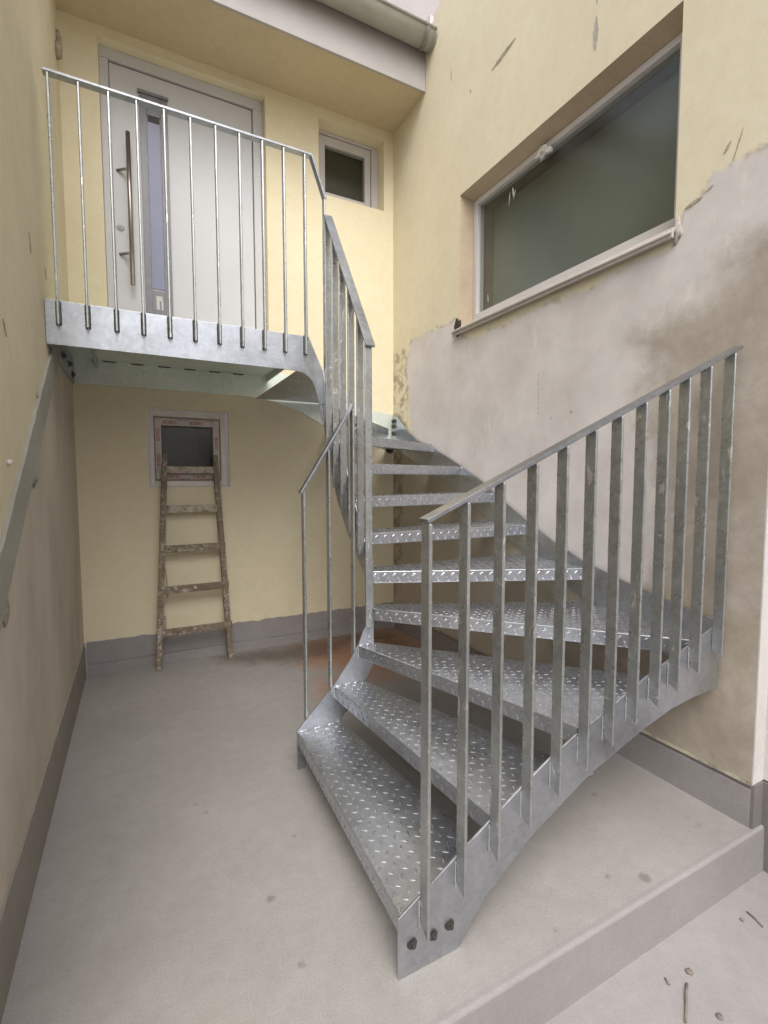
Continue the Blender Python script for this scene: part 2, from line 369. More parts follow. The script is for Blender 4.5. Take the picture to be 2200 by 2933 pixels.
# slanting mortar strip with ragged lower edge
V, F = [], []; n = 70
for i in range(n+1):
    t = i/n; y = 1.2+t*(3.40-1.2)
    zl = np.interp(y, [1.2, 1.896, 2.974, 3.314, 3.4], [.68, 1.15, 1.90, 2.135, 2.2])
    j = .016*noise.noise(Vector((i*.9, 2, 3)))+.006*noise.noise(Vector((i*2.3, 7, 3)))
    wd = .150+.012*noise.noise(Vector((i*.5, 9, 1)))
    for (dx, dz) in ((0, j), (.020, j+.004), (.014, wd-.006), (0, wd)): V.append((XL+dx, y-dz*.15, zl+dz))
for i in range(n):
    for k in range(3): F.append((i*4+k, (i+1)*4+k, (i+1)*4+k+1, i*4+k+1))
F += [(0, 1, 2, 3), (4*n+3, 4*n+2, 4*n+1, 4*n)]
mk('mortar_strip', V, F, MORTAR, left)
def blob(name, c, r, sc, mat, parent, seed=1, sub=2, amp=.35):
    bm = bmesh.new(); bmesh.ops.create_icosphere(bm, subdivisions=sub, radius=1)
    for v in bm.verts:
        k = 1+amp*noise.noise(v.co*1.7+Vector((seed, seed*3, 0)))+amp*.5*noise.noise(v.co*4+Vector((seed, 0, 9)))
        v.co = Vector((v.co.x*sc[0], v.co.y*sc[1], v.co.z*sc[2]))*r*k+Vector(c)
    me = bpy.data.meshes.new(name); bm.to_mesh(me); bm.free(); me.materials.append(mat)
    for p in me.polygons: p.use_smooth = True
    return link(name, me, parent)
blob('expansion_foam_lump', (XL+.01, 4.13, 4.43), .055, (.6, .8, 1.1), CHIP, left, 3)
blob('expansion_foam_lump', (XL+.01, 4.19, 4.55), .04, (.5, .8, 1.3), CHIP, left, 5)
blob('mortar_drip', (XL+.004, 2.50, 1.53), .045, (.35, .55, 1.3), MORTAR, left, 8)
blob('wall_hole', (XL+.002, 1.90, 1.09), .045, (.25, 1, 1.2), CHIP, left, 11)
blob('white_wall_plug', (XL+.006, 2.06, 1.56), .014, (.8, 1, .7), UPVC, left, 12)
blob('wall_hole', (XL+.002, 2.70, 1.885), .018, (.25, 1, .8), CHIP, left, 13)
def scar(name, plane, at, a, b, wd, mat, parent, seed):
    """thin irregular lens of exposed plaster along a line a-b on a wall; stands 2 mm proud"""
    a, b = Vector(a), Vector(b); d = b-a; nrm = Vector((-d.y, d.x)).normalized(); N = 12; up, lo = [], []
    for i in range(N+1):
        t = i/N; w_ = .72*wd*math.sin(math.pi*min(max(t, .03), .97))**.7
        up.append(a+d*t+nrm*w_*(1+.7*noise.noise(Vector((i*.8, seed, 0))))); lo.append(a+d*t-nrm*w_*(1+.7*noise.noise(Vector((i*.8, seed, 7)))))
    poly = up+lo[::-1]
    return prism(name, [(p.x, p.y) for p in poly], 'x', at, at+plane, mat, parent)
for k, (a, b, wd) in enumerate([((2.70, 2.60), (2.73, 2.52), .009), ((3.14, 2.62), (3.17, 2.56), .006), ((2.1, 2.05), (2.14, 2.0), .007)]):
    scar('plaster_scar', .003, XL, a, b, wd, CHIP, left, k+20)
# ---------------------------------------------------------------- right building
right = empty('right_building', (XR, 2.6, -.2), label='cream rendered house on the right with grey plaster patch and one wide window', cat='building')
GREYP = [(4.02, 2.55), (3.94, 2.774), (3.478, 2.767), (3.209, 2.767), (3.157, 2.621), (2.966, 2.553), (2.441, 2.575), (2.036, 2.573), (1.714, 2.593), (1.501, 2.6), (1.443, 2.673), (1.434, 2.726), (1.355, 2.744), (1.305, 2.826), (1.216, 2.839), (1.0, 2.83), (.9, 2.8), (.9, .9), (2.0, 1.0), (2.9, 1.4), (3.85, 1.75)]
BROWNP = [(1.66, 2.20), (1.50, 2.26), (1.30, 2.33), (1.174, 2.46), (1.0, 2.52), (.9, 2.5), (.9, .1), (2.2, .1), (2.2, .75), (1.55, .85), (1.45, 1.45), (1.619, 1.933), (1.556, 2.06)]
def d_low(P):
    z = np.interp(P[:, 0], [1.0, 1.4, 2.0, 2.4, 2.9, 3.5, 3.95, 4.3], [.60, .72, .92, 1.10, 1.42, 1.68, 1.82, 1.9]); return z-P[:, 1]
def d_dirt(P):
    a = poly_sd(P, [(4.26, 2.75), (4.0, 2.7), (3.95, 2.3), (4.0, 1.9), (4.26, 1.6)])
    b = poly_sd(P, [(4.26, 1.8), (4.05, 1.85), (4.12, .4), (4.26, .3)]); return np.maximum(a, b)
WIN = (1.466, 3.175, 2.66, 3.685)
def rtop(y, z):
    return z < (5.19 if y > 3.62 else 12) and not (y > 3.44 and z > 5.24+(3.62-y)*.6)
sheet('wall', 'x', XR, ar(1.04, YB+.02, .014, WIN[0], WIN[1]), ar(.205, 3.75, .014, WIN[2], WIN[3]), [WIN], W_RIGHT, right,
      dict(d_grey=lambda P: poly_sd(P, GREYP), d_brown=lambda P: poly_sd(P, BROWNP), d_low=d_low, d_dirt=d_dirt), flip=True)
sheet('upper_wall', 'x', XR, ar(1.04, YB+.02, .02), ar(3.75, 6.2, .05), [], W_RIGHT, right,
      dict(d_grey=lambda P: P[:, 0]*0-9, d_brown=lambda P: P[:, 0]*0-9, d_low=lambda P: P[:, 0]*0-9, d_dirt=lambda P: P[:, 0]*0-9), flip=True, keep=rtop)
box('wall_underside', XR, XR+.35, 1.04, YB, .188, .2045, W_RIGHT, right)
box('slot_shadow_joint', XR+.012, XR+.35, 1.045, YB, .17, .19, PLINTH_D, right)
plinth('plinth', ((XR+.03, 1.045, 0), (XR+.03, YB-.012, 0)), (-1, 0, 0), -.22, .172, .028, PLINTH, right, .002, 60, 4)
# window opening reveals (plaster) -----------------------------------
y0, y1, z0, z1 = WIN; XF = 2.40
ya_, yb_, za_, zb_ = 1.499, 3.128, 2.737, 3.638
mk('reveal', [(XR, y1, z0), (XR, y1, z1), (XF+.02, yb_, zb_), (XF+.02, yb_, za_)], [(0, 1, 2, 3)], REVEAL, right, fix=False)
mk('reveal', [(XR, y0, z0), (XR, y0, z1), (XF+.02, ya_, zb_), (XF+.02, ya_, za_)], [(0, 1, 2, 3)], REVEAL, right, fix=False)
mk('lintel', [(XR, y0, z1), (XR, y1, z1), (XF+.02, yb_, zb_), (XF+.02, ya_, zb_)], [(0, 1, 2, 3)], REVEAL, right, fix=False)
mk('sill_bed', [(XR, y0, z0), (XR, y1, z0), (XF+.02, yb_, za_), (XF+.02, ya_, za_)], [(0, 1, 2, 3)], REVEAL, right, fix=False)
wd = empty('window', (XF, 2.3, 2.7)); wd.parent = right; wd.location = Vector((XF, 2.3, 2.7))-right.location
wd['label'] = 'wide window with white frame and dark green glass in the right wall'
fy0, fy1, fz0, fz1 = 1.497, 3.13, 2.735, 3.64; fwid = .042
boxes('window_frame', [(XF, XF+.07, fy0, fy1, fz0, fz0+fwid+.006), (XF, XF+.07, fy0, fy1, fz1-fwid+.004, fz1), (XF, XF+.07, fy0, fy0+fwid, fz0+fwid+.006, fz1-fwid+.004), (XF, XF+.07, fy1-fwid, fy1, fz0+fwid+.006, fz1-fwid+.004)], UPVC, wd, bev=.003)
a0, a1, b0, b1 = fy0+fwid, fy1-fwid, fz0+fwid+.006, fz1-fwid+.004
box('window_pane', XF+.030, XF+.036, a0-.005, a1+.005, b0-.005, b1+.005, PANE, wd)
boxes('inner_frame', [(XF+.072, XF+.155, a0-.02, a1+.02, b1-.010, b1+.03), (XF+.072, XF+.155, a1-.010, a1+.03, b0-.02, b1-.010), (XF+.072, XF+.155, a0-.03, a0+.012, b0-.02, b1-.010), (XF+.072, XF+.155, a0, a1, b0-.03, b0+.01)], INNER, wd)
box('board', XF+.156, XF+.166, a0-.03, a1+.05, b0-.05, b1+.05, BLIND, wd)
# metal sill, three stepped profiles
sp_ = [(2.418, 2.734), (2.398, 2.736), (2.33, 2.705), (2.272, 2.672), (2.266, 2.668), (2.262, 2.628), (2.268, 2.622), (2.276, 2.626), (2.280, 2.655), (2.33, 2.672), (2.418, 2.69)]
prism('window_sill', sp_, 'y', 1.455, 3.215, SILL, wd, bev=.003)
tube('sill_drip', [(2.262, 1.46, 2.650), (2.262, 3.21, 2.650)], .010, SILL, wd, 8)
blob('sealant_lump', (XF-.012, 2.40, 3.585), .052, (.5, 1.0, .62), FOAM, wd, 4, 3, .8)
for k, (a, b, wd_) in enumerate([((2.73, 3.55), (2.715, 3.47), .010), ((2.755, 3.53), (2.765, 3.44), .006), ((2.70, 3.52), (2.72, 3.46), .006), ((2.98, 2.84), (2.985, 2.90), .005)]):
    V_ = scar('paint_splash', -.002, XF+.029, a, b, wd_, FOAM, wd, k+40)
# ragged hole below the far end of the sill
blob('broken_masonry', (XR+.004, 3.20, 2.70), .055, (.28, .65, 1.25), BLACKHOLE, right, 6, 3, .5)
blob('broken_masonry', (XR+.004, 3.165, 2.655), .04, (.25, 1.2, .7), CHIP, right, 9, 3, .5)
blob('broken_masonry', (XR+.0, 1.452, 2.66), .045, (.3, .5, 1.2), CHIP_L, right, 16, 3, .6)
for k, (a, b, wd_, mt) in enumerate([((2.816, 4.339), (2.579, 4.372), .020, CHIP), ((1.948, 3.826), (1.944, 4.00), .022, CHIP_L), ((1.944, 4.06), (1.938, 4.15), .010, CHIP_L), ((3.305, 4.70), (3.303, 4.61), .010, CHIP_L),
                                 ((3.059, 4.379), (3.053, 4.35), .008, CHIP), ((1.262, 2.895), (1.235, 2.935), .009, CHIP), ((1.225, 2.845), (1.190, 2.96), .004, CHIP), ((1.345, 2.76), (1.425, 2.745), .012, CHIP), ((1.30, 2.79), (1.33, 2.775), .008, CHIP_L),
                                 ((3.5, 2.80), (3.47, 2.765), .006, CHIP), ((3.9, 2.79), (3.93, 2.74), .007, CHIP), ((2.05, 1.89), (2.054, 1.905), .006, CHIP), ((2.2, 1.87), (2.202, 1.885), .004, CHIP)]):
    scar('plaster_scar', -.002, XR, a, b, wd_, mt, right, k)
for k in range(9):
    zz = 2.17-k*.03; scar('plaster_scar', -.0015, XR, (2.319-k*.001, zz), (2.319-k*.001, zz-.016), .0022, CHIP, right, k+70)
# return face, and outer wall that runs on towards the street
box('wall_return', XR+.004, 2.384, 1.036, 1.05, .195, 6.2, W_OUT, right)
box('outer_wall', 2.384, 6, -4.5, 1.06, .20, 5.2, W_OUT, right)
V = [(XR+.006, 1.030), (2.376, 1.030), (2.376, -4.5), (2.5, -4.5), (2.5, 1.2), (XR+.006, 1.2)]
prism('outer_plinth', V, 'z', -.22, .192, wallmat('dark_grey_plinth', (.20, .185, .18), (.165, .15, .145), stain=.3), right)
box('sky_gap_block', XR-.012, XR+.03, 3.60, 3.72, 5.175, 5.33, UPVC, right)  # white block added where bright sky shows between the walls
# ---------------------------------------------------------------- back house
back = empty('back_house', (1, YB, 0), label='cream rendered house at the back of the niche with grey door and overhanging eave', cat='building')
DO = (-.14, 1.075, 2.36, 4.72); UW = (1.548, 2.20, 4.06, 4.70); LW = (.100, .718, 1.442, 2.065)
HOL = [DO, UW, LW]
sheet('wall', 'y', YB, ar(XL, XR, .03, *[h[0] for h in HOL], *[h[1] for h in HOL]), ar(.22, 4.80, .03, *[h[2] for h in HOL], *[h[3] for h in HOL]), HOL, W_BACK, back, {})
def recess(h, dep, mat, skip_bottom=False):
    x0, x1, z0, z1 = h; y0, y1 = YB, YB+dep
    qs = [[(x0, y0, z0), (x0, y1, z0), (x0, y1, z1), (x0, y0, z1)], [(x1, y0, z0), (x1, y1, z0), (x1, y1, z1), (x1, y0, z1)],
          [(x0, y0, z1), (x1, y0, z1), (x1, y1, z1), (x0, y1, z1)], [(x0, y0, z0), (x1, y0, z0), (x1, y1, z0), (x0, y1, z0)]]
    for q in qs[:3 if skip_bottom else 4]: mk('reveal', q, [(0, 1, 2, 3)], mat, back, fix=False)
recess(DO, .14, W_BACK); recess(UW, .16, W_BACK); recess(LW, .035, W_BACK)
plinth('plinth', ((XL+.014, YB+.004, 0), (XR-.004, YB+.004, 0)), (0, -1, 0), .088, .258, .011, PLINTH, back, .006, 90, 7)
plinth('plinth', ((XL+.014, YB+.004, 0), (XR-.004, YB+.004, 0)), (0, -1, 0), -.02, .085, .017, PLINTH, back, .002, 60, 9)
# eave
YF = 3.705
box('soffit', -3.5, XR-.002, YF, YB+.5, 4.795, 4.83, SOFFIT, back)
box('fascia', -3.5, XR-.002, YF-.024, YF-.001, 4.782, 5.158, FASCIA_W, back, bev=.003)
mk('roof', [(-3.5, 3.60, 5.16), (XR-.01, 3.60, 5.16), (XR-.01, 7, 6.1), (-3.5, 7, 6.1), (-3.5, 3.60, 5.19), (XR-.01, 3.60, 5.19), (XR-.01, 7, 6.14), (-3.5, 7, 6.14)],
   [(0, 1, 2, 3), (4, 5, 6, 7), (0, 1, 5, 4), (1, 2, 6, 5), (2, 3, 7, 6), (3, 0, 4, 7)], TILE, back)
# half-round gutter
gc, gz, gr = 3.585, 5.135, .088; V, F = [], []; N = 20; xs = [-3.5, 2.215]
sec = [(gc-gr*math.cos(t), gz-gr*math.sin(t)*1.12) for t in [math.pi*k/N for k in range(N+1)]]
sec2 = [(gc-(gr-.003)*math.cos(t), gz-(gr-.003)*math.sin(t)*1.12) for t in [math.pi*k/N for k in range(N+1)]]
gut = prism('gutter', sec+sec2[::-1], 'x', -3.5, 2.285, ZINC, back)
for p in gut.data.polygons:
    if len(p.vertices) == 4: p.use_smooth = True
tube('bead', [(-3.5, gc-gr-.003, gz+.004), (2.287, gc-gr-.003, gz+.004)], .011, ZINC, gut, 10)
prism('end_cap', [(gc-(gr+.004)*math.cos(t), gz-(gr+.004)*math.sin(t)*1.12) for t in [math.pi*k/N for k in range(N+1)]], 'x', 2.283, 2.29, ZINC, gut)
for xb in (2.195, 1.2, .2, -.8):
    ro = [(gc-(gr+.006)*math.cos(t), gz-(gr+.006)*math.sin(t)*1.12) for t in [math.pi*k/N for k in range(N+1)]]
    prism('gutter_bracket', ro+sec[::-1], 'x', xb, xb+.028, ZINC_D, gut)
# --- door
dr = empty('door', (.46, YB, 2.4)); dr.parent = back; dr.location = Vector((.46, YB, 2.4))-back.location
dr['label'] = 'light grey front door with a narrow bluish glass strip and a long bar handle'
YD = 4.36; fx0, fx1, ftop = -.155, 1.08, 4.80
boxes('door_frame', [(-.139, -.079, YD-.02, YD+.07, 2.40, 4.64), (.988, 1.074, YD-.02, YD+.07, 2.40, 4.64), (-.139, 1.074, YD-.02, YD+.07, 4.642, 4.719)], DOOR_FR, dr, bev=.003)
box('door_leaf', -.075, .982, YD, YD+.06, 2.41, 4.634, DOOR, dr, bev=.004)
boxes('steel_trim', [(.122, .172, YD-.012, YD-.001, 2.42, 4.475), (.268, .322, YD-.012, YD-.001, 2.42, 4.475), (.174, .266, YD-.012, YD-.001, 4.33, 4.475)], STEEL_TRIM, dr, bev=.002)
box('glass_strip', .174, .266, YD-.006, YD-.001, 3.02, 4.328, FROST, dr)
box('trim_cap', .112, .330, YD-.022, YD-.001, 4.478, 4.50, STEEL_TRIM, dr, bev=.002)
box('lower_panel', .176, .264, YD-.008, YD-.002, 2.42, 3.006, STEEL_TRIM, dr, bev=.001)
box('glazing_shadow_bar', .178, .262, YD-.0085, YD-.006, 4.285, 4.327, GASKET, dr)
boxes('sticker', [(.20, .224, YD-.0095, YD-.0082, 2.86, 2.965), (.224, .246, YD-.0095, YD-.0082, 2.93, 2.965), (.236, .250, YD-.0095, YD-.0082, 2.86, 2.93)], UPVC, dr)
tube('pull_handle', [(.036, YD-.075, 3.00), (.036, YD-.075, 4.12)], .016, STEEL_ROD, dr, 14)
tube('handle_bracket', [(-.045, YD-.001, 3.24), (.036, YD-.07, 3.24)], .010, STEEL_ROD, dr, 10)
tube('handle_bracket', [(-.045, YD-.001, 3.86), (.036, YD-.07, 3.86)], .010, STEEL_ROD, dr, 10)
tube('lock_rosette', [(-.035, YD-.001, 3.445), (-.035, YD-.010, 3.445)], .026, DOOR, dr, 20)
tube('lock_cylinder', [(-.035, YD-.010, 3.45), (-.035, YD-.013, 3.45)], .009, UPVC, dr, 12)
box('door_threshold', -.139, 1.074, YB+.005, YD+.05, 2.365, 2.402, DOOR_FR, dr)
box('gap_shadow', -.077, .986, YD+.005, YD+.01, 4.636, 4.641, GASKET, dr)
# --- small upper window
uw = empty('window', (1.85, YB, 4.1)); uw.parent = back; uw.location = Vector((1.85, YB, 4.1))-back.location
uw['label'] = 'small dark window with white frame under the eave, right of the door'
YU = 4.40
ux0, ux1, uz0, uz1 = 1.60, 2.124, 4.10, 4.666
boxes('window_frame', [(ux0, ux0+.058, YU, YU+.06, uz0, uz1), (ux1-.06, ux1, YU, YU+.06, uz0, uz1), (ux0+.058, ux1-.06, YU, YU+.06, uz1-.078, uz1), (ux0+.058, ux1-.06, YU, YU+.06, uz0, uz0+.07)], UPVC, uw, bev=.003)
boxes('outer_frame', [(1.549, ux0-.006, YU-.01, YU+.06, 4.062, 4.699), (ux1+.006, 2.199, YU-.01, YU+.06, 4.062, 4.699), (ux0-.006, ux1+.006, YU-.01, YU+.06, uz1+.006, 4.699), (ux0-.006, ux1+.006, YU-.01, YU+.06, 4.062, uz0-.006)], UPVC, uw, bev=.002)
box('window_gasket', ux0-.006, ux1+.006, YU+.03, YU+.05, uz0-.006, uz1+.006, GASKET, uw)
uwp = box('window_pane', ux0+.05, ux1-.05, YU+.022, YU+.028, uz0+.06, uz1-.07, PANE, uw)
box('dark_interior', ux0+.02, ux1-.02, YU+.075, YU+.08, uz0+.02, uz1-.02, ROOM, uw)
# the gasket plate must not cover the pane: cut by using ring pieces instead
bpy.data.objects.remove(bpy.data.objects['window_gasket'])
# --- lower window with film
lw = empty('window', (.41, YB, 1.44)); lw.parent = back; lw.location = Vector((.41, YB, 1.44))-back.location
lw['label'] = 'small low window under the landing, frame still covered in printed protective film'
x0, x1, z0, z1 = .112, .694, 1.446, 2.056
ox0, ox1, oz0, oz1 = .145, .652, 1.490, 2.006
boxes('outer_frame', [(x0, ox0, YB+.008, YB+.06, z0, z1), (ox1, x1, YB+.008, YB+.06, z0, z1), (ox0, ox1, YB+.008, YB+.06, oz1, z1), (ox0, ox1, YB+.008, YB+.06, z0, oz0)], UPVC_D, lw, bev=.006)
boxes('film_edge', [(ox0, ox0+.010, YB+.016, YB+.05, oz0, oz1), (ox1-.010, ox1, YB+.016, YB+.05, oz0, oz1), (ox0+.010, ox1-.010, YB+.016, YB+.05, oz1-.014, oz1), (ox0+.010, ox1-.010, YB+.016, YB+.05, oz0, oz0+.016)], FILM_DK, lw)
sx0, sx1, sz0, sz1 = ox0+.010, ox1-.010, oz0+.016, oz1-.014
px0, px1, pz0, pz1 = .200, .592, 1.548, 1.936
boxes('window_frame', [(sx0, px0, YB+.012, YB+.05, sz0, sz1), (px1, sx1, YB+.012, YB+.05, sz0, sz1), (px0, px1, YB+.012, YB+.05, pz1, sz1), (px0, px1, YB+.012, YB+.05, sz0, pz0)], FILM, lw, bev=.003)
boxes('window_gasket', [(px0, px0+.006, YB+.018, YB+.04, pz0, pz1), (px1-.006, px1, YB+.018, YB+.04, pz0, pz1), (px0+.006, px1-.006, YB+.018, YB+.04, pz1-.010, pz1), (px0+.006, px1-.006, YB+.018, YB+.04, pz0, pz0+.006)], GASKET, lw)
box('window_pane', px0, px1, YB+.030, YB+.034, pz0, pz1, PANE, lw)
box('dark_interior', px0-.02, px1+.02, YB+.16, YB+.165, pz0-.02, pz1+.02, ROOM_G, lw)
boxes('inner_clutter', [(.50, .60, YB+.12, YB+.158, 1.55, 1.86), (.55, .59, YB+.10, YB+.118, 1.55, 1.63)], ROOM, lw)
def print_text(body, size, x, z, rot, mat, parent, y):
    cu = bpy.data.curves.new('t', 'FONT'); cu.body = body; cu.size = size; cu.align_x = 'CENTER'; cu.align_y = 'CENTER'; cu.extrude = .0003; cu.offset = size*.012
    to = bpy.data.objects.new('t', cu); COL.objects.link(to)
    dg = bpy.context.evaluated_depsgraph_get(); me = bpy.data.meshes.new_from_object(to.evaluated_get(dg)); bpy.data.objects.remove(to)
    R = Matrix.Rotation(rot, 4, 'Y') @ Matrix.Rotation(rad(90), 4, 'X')
    me.transform(Matrix.Translation((x, y, z)) @ R); me.materials.clear(); me.materials.append(mat)
    return link('film_lettering', me, parent)
yt = YB+.0112
for x in (.265, .465): print_text('BORO', .036, x, 1.960, 0, RED, lw, yt)
for x in (.275, .475): print_text('BORO', .036, x, 1.524, math.pi, RED, lw, yt)
for z in (1.86, 1.66): print_text('BORO', .036, .176, z, -math.pi/2, RED, lw, yt)
for z in (1.80,): print_text('BORO', .036, .617, z, math.pi/2, RED, lw, yt)
for x in (.36, .56): print_text('fenster system', .013, x, 1.984, 0, DARKPRINT, lw, yt)
for x in (.37, .57): print_text('fenster system', .013, x, 1.506+.003, math.pi, DARKPRINT, lw, yt)
# ---------------------------------------------------------------- far house
far = empty('far_house', (4, 7.5, -.2), label='tall pale pink house seen above the gutter, with a narrow window', cat='building')
WH = (3.2, 3.637, 8.0, 8.86)
sheet('wall', 'y', 7.5, [-3, 3.42, 3.93, 6, 9], [-.2, 9.11, 10.4, 13], [(3.42, 3.93, 9.11, 10.4)], W_FAR, far, {})
box('window_pane', 3.42, 3.93, 7.56, 7.57, 9.11, 10.4, glass('pale_sky_glass', (.45, .50, .60), .1), far)
boxes('window_frame', [(3.42, 3.50, 7.5, 7.555, 9.11, 10.4), (3.875, 3.93, 7.5, 7.555, 9.11, 10.4), (3.62, 3.71, 7.51, 7.555, 9.11, 10.4)], simple('grey_blue_frame', (.16, .17, .22), .5), far)
# added unseen house behind the camera, cuts low sky from steel reflections
opp = empty('added_yard_house', (1, -6.5, -.2), label='unseen plain house added behind the camera to cut the low sky', cat='building')
box('wall', -9, 11, -9.5, -6.5, -.2, 3.4, W_OUT, opp)
for k in range(4):
    box('window_pane', -6+k*4, -4.9+k*4, -6.5, -6.49, 1.1, 2.5, ROOM, opp)
# ================================================================ STAIRCASE
st = empty('staircase', (1.6, 2.4, 0), label='galvanised steel winder staircase with checker plate treads, flat bar railings and a landing', cat='staircase')
RISE = .2
TH = .008
# nose lines: inner point, outer point; back lines
YA, YAi, XI, XO, YC = 1.180, 2.340, 1.134, 2.278, 3.058
nose = {1: ((.705, YAi), (.662, YA+TH)), 2: ((.912, YAi), (1.000, YA+TH)), 3: ((1.052, YAi), (1.400, YA+TH)), 4: ((XI, 2.318), (2.165, YA+TH)),
        5: ((XI, 2.345), (XO, 1.850)), 6: ((XI, 2.420), (XO, 2.400)), 7: ((XI, 2.560), (XO, 2.735)), 8: ((XI, 2.720), (XO, 3.085)), 9: ((XI, 2.900), (XO, 3.500)),
        10: ((XI, 3.030), (2.235, 4.235)), 11: ((1.115, YC+.01), (1.650, 4.240)), 12: ((1.052, YC+.01), (1.052, 4.240))}
backl = {1: ((.955, YAi), (1.062, YA+TH)), 2: ((1.082, YAi), (1.500, YA+TH)), 3: ((XI, 2.375), (2.225, YA+TH)), 4: ((XI, 2.425), (XO, 1.905)),
         5: ((XI, 2.470), (XO, 2.445)), 6: ((XI, 2.600), (XO, 2.785)), 7: ((XI, 2.76), (XO, 3.135)), 8: ((XI, 2.94), (XO, 3.55)), 9: ((XI, 3.040), (2.20, 4.235)),
         10: ((1.10, YC+.01), (1.60, 4.240)), 11: ((.945, YC+.01), (.945, 4.240))}
extra = {3: [(2.272, YA+TH), (2.272, 1.24)], 4: [], 9: [], }
polys = {}
for n_ in range(1, 12):
    ni, no = nose[n_]; bi, bo = backl[n_]
    P = [ni, no]
    if n_ == 4: P = [ni, no, (XO, YA+TH)]
    if n_ == 9: P = [ni, no, (XO, 4.235)]
    if n_ == 10: P = [ni, no]
    P += [bo]
    P += [bi]
    if n_ == 3: P = [ni, no, bo, (XI, 2.375), (XI, YAi)]
    if n_ == 9: P = [ni, no, (XO, 4.235), bo, bi]
    polys[n_] = P
LIP, PT = .065, .006
def inside(poly, x, y, mg):
    c = False; n = len(poly); md = 1e9
    for i in range(n):
        x1, y1 = poly[i]; x2, y2 = poly[(i+1) % n]
        if (y1 > y) != (y2 > y) and x < (x2-x1)*(y-y1)/(y2-y1)+x1: c = not c
        dx, dy = x2-x1, y2-y1; L_ = dx*dx+dy*dy
        if L_ < 1e-9: continue
        t = max(0, min(1, ((x-x1)*dx+(y-y1)*dy)/L_)); md = min(md, math.hypot(x-x1-t*dx, y-y1-t*dy))
    return c and md > mg
def studs(name, frames, mat, parent):
    """raised lens bars: frames = list of (origin, u, v, n, predicate, umax, vmax)"""
    V, F = [], []
    for (o, u, v, nn, ok, U, W) in frames:
        p = .0270; i0 = 0
        for j in range(int(W/p)+1):
            for i in range(int(U/(2*p))+1):
                a, b = (i+.25+.5*(j % 2))*2*p, (j+.6)*p
                if not ok(a, b): continue
                ang = rad(60) if j % 2 else rad(-30)
                ln, wd_, h = .0155, .0042, .0028
                du = u*math.cos(ang)+v*math.sin(ang); dv = -u*math.sin(ang)+v*math.cos(ang); c = o+u*a+v*b
                k = len(V)
                for (s, t, hh) in ((-1, 0, 0), (-.5, -1, 0), (.5, -1, 0), (1, 0, 0), (.5, 1, 0), (-.5, 1, 0), (-.45, 0, 1), (.45, 0, 1)):
                    V.append(c+du*s*ln+dv*t*wd_+nn*(hh*h))
                F += [(k, k+1, k+6), (k+1, k+2, k+7, k+6), (k+2, k+3, k+7), (k+3, k+4, k+7), (k+4, k+5, k+6, k+7), (k+5, k, k+6)]
    me = bpy.data.meshes.new(name); me.from_pydata([tuple(q) for q in V], [], F); me.materials.append(mat)
    for p_ in me.polygons: p_.use_smooth = True
    me.update(); o_ = link(name, me, parent); o_['kind'] = 'stuff'; return o_
def tread(n_):
    P = polys[n_]; z = RISE*n_; ni, no = Vector(P[0]), Vector(P[1])
    d = (no-ni).normalized(); inw = Vector((-d.y, d.x))
    cen = sum((Vector(p) for p in P), Vector((0, 0)))/len(P)
    if (cen-ni).dot(inw) < 0: inw = -inw
    # top plate + folded lip as one mesh
    N = len(P); V = [(p[0], p[1], z) for p in P]+[(p[0], p[1], z-PT) for p in P]
    F = [tuple(range(N)), tuple(range(2*N-1, N-1, -1))]+[(i, (i+1) % N, N+(i+1) % N, N+i) for i in range(1, N)]
    k = len(V); a, b = ni+inw*PT, no+inw*PT
    V += [(ni.x, ni.y, z-LIP), (no.x, no.y, z-LIP), (a.x, a.y, z-LIP), (b.x, b.y, z-LIP), (a.x, a.y, z-PT), (b.x, b.y, z-PT)]
    F += [(0, 1, k+1, k), (k, k+1, k+3, k+2), (k+2, k+3, k+5, k+4)]
    t = mk('tread', V, F, G_TREAD, st, bev=.003)
    t.location = -wld(st)
    L_ = (no-ni).length
    u = Vector((d.x, d.y, 0)); v = Vector((inw.x, inw.y, 0)); zz = Vector((0, 0, 1))
    xs = [(Vector(p)-ni).dot(inw) for p in P]; us = [(Vector(p)-ni).dot(d) for p in P]
    u0 = min(us); U = max(us)-u0; W = max(xs)
    o = Vector((ni.x, ni.y, z))+u*u0
    ok = lambda a, b: inside(P, (o+u*a+v*b).x, (o+u*a+v*b).y, .012)
    o2 = Vector((ni.x, ni.y, z-.004))
    ok2 = lambda a, b: .012 < a < L_-.012 and b < LIP-.008
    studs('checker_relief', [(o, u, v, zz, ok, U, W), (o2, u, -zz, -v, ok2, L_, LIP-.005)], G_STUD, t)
    return t
TR = {n_: tread(n_) for n_ in range(1, 12)}
# landing deck
deck = box('landing_deck', XL+.012, 1.052, YC+.009, YB-.014, 2.392, 2.400, G_DECK_LIT, st)
box('deck_lip', 1.044, 1.052, YC+.010, YB-.016, 2.345, 2.3915, G_DECK_LIT, st)
# landing end plate against left wall, with angle
box('end_stringer', XL+.003, XL+.011, YC+.01, YB-.02, 2.203, 2.43, G_PLATE, st, bev=.001)
box('stiffener', XL+.16, XL+.168, YC+.01, YB-.016, 2.335, 2.391, G_PLATE, st)
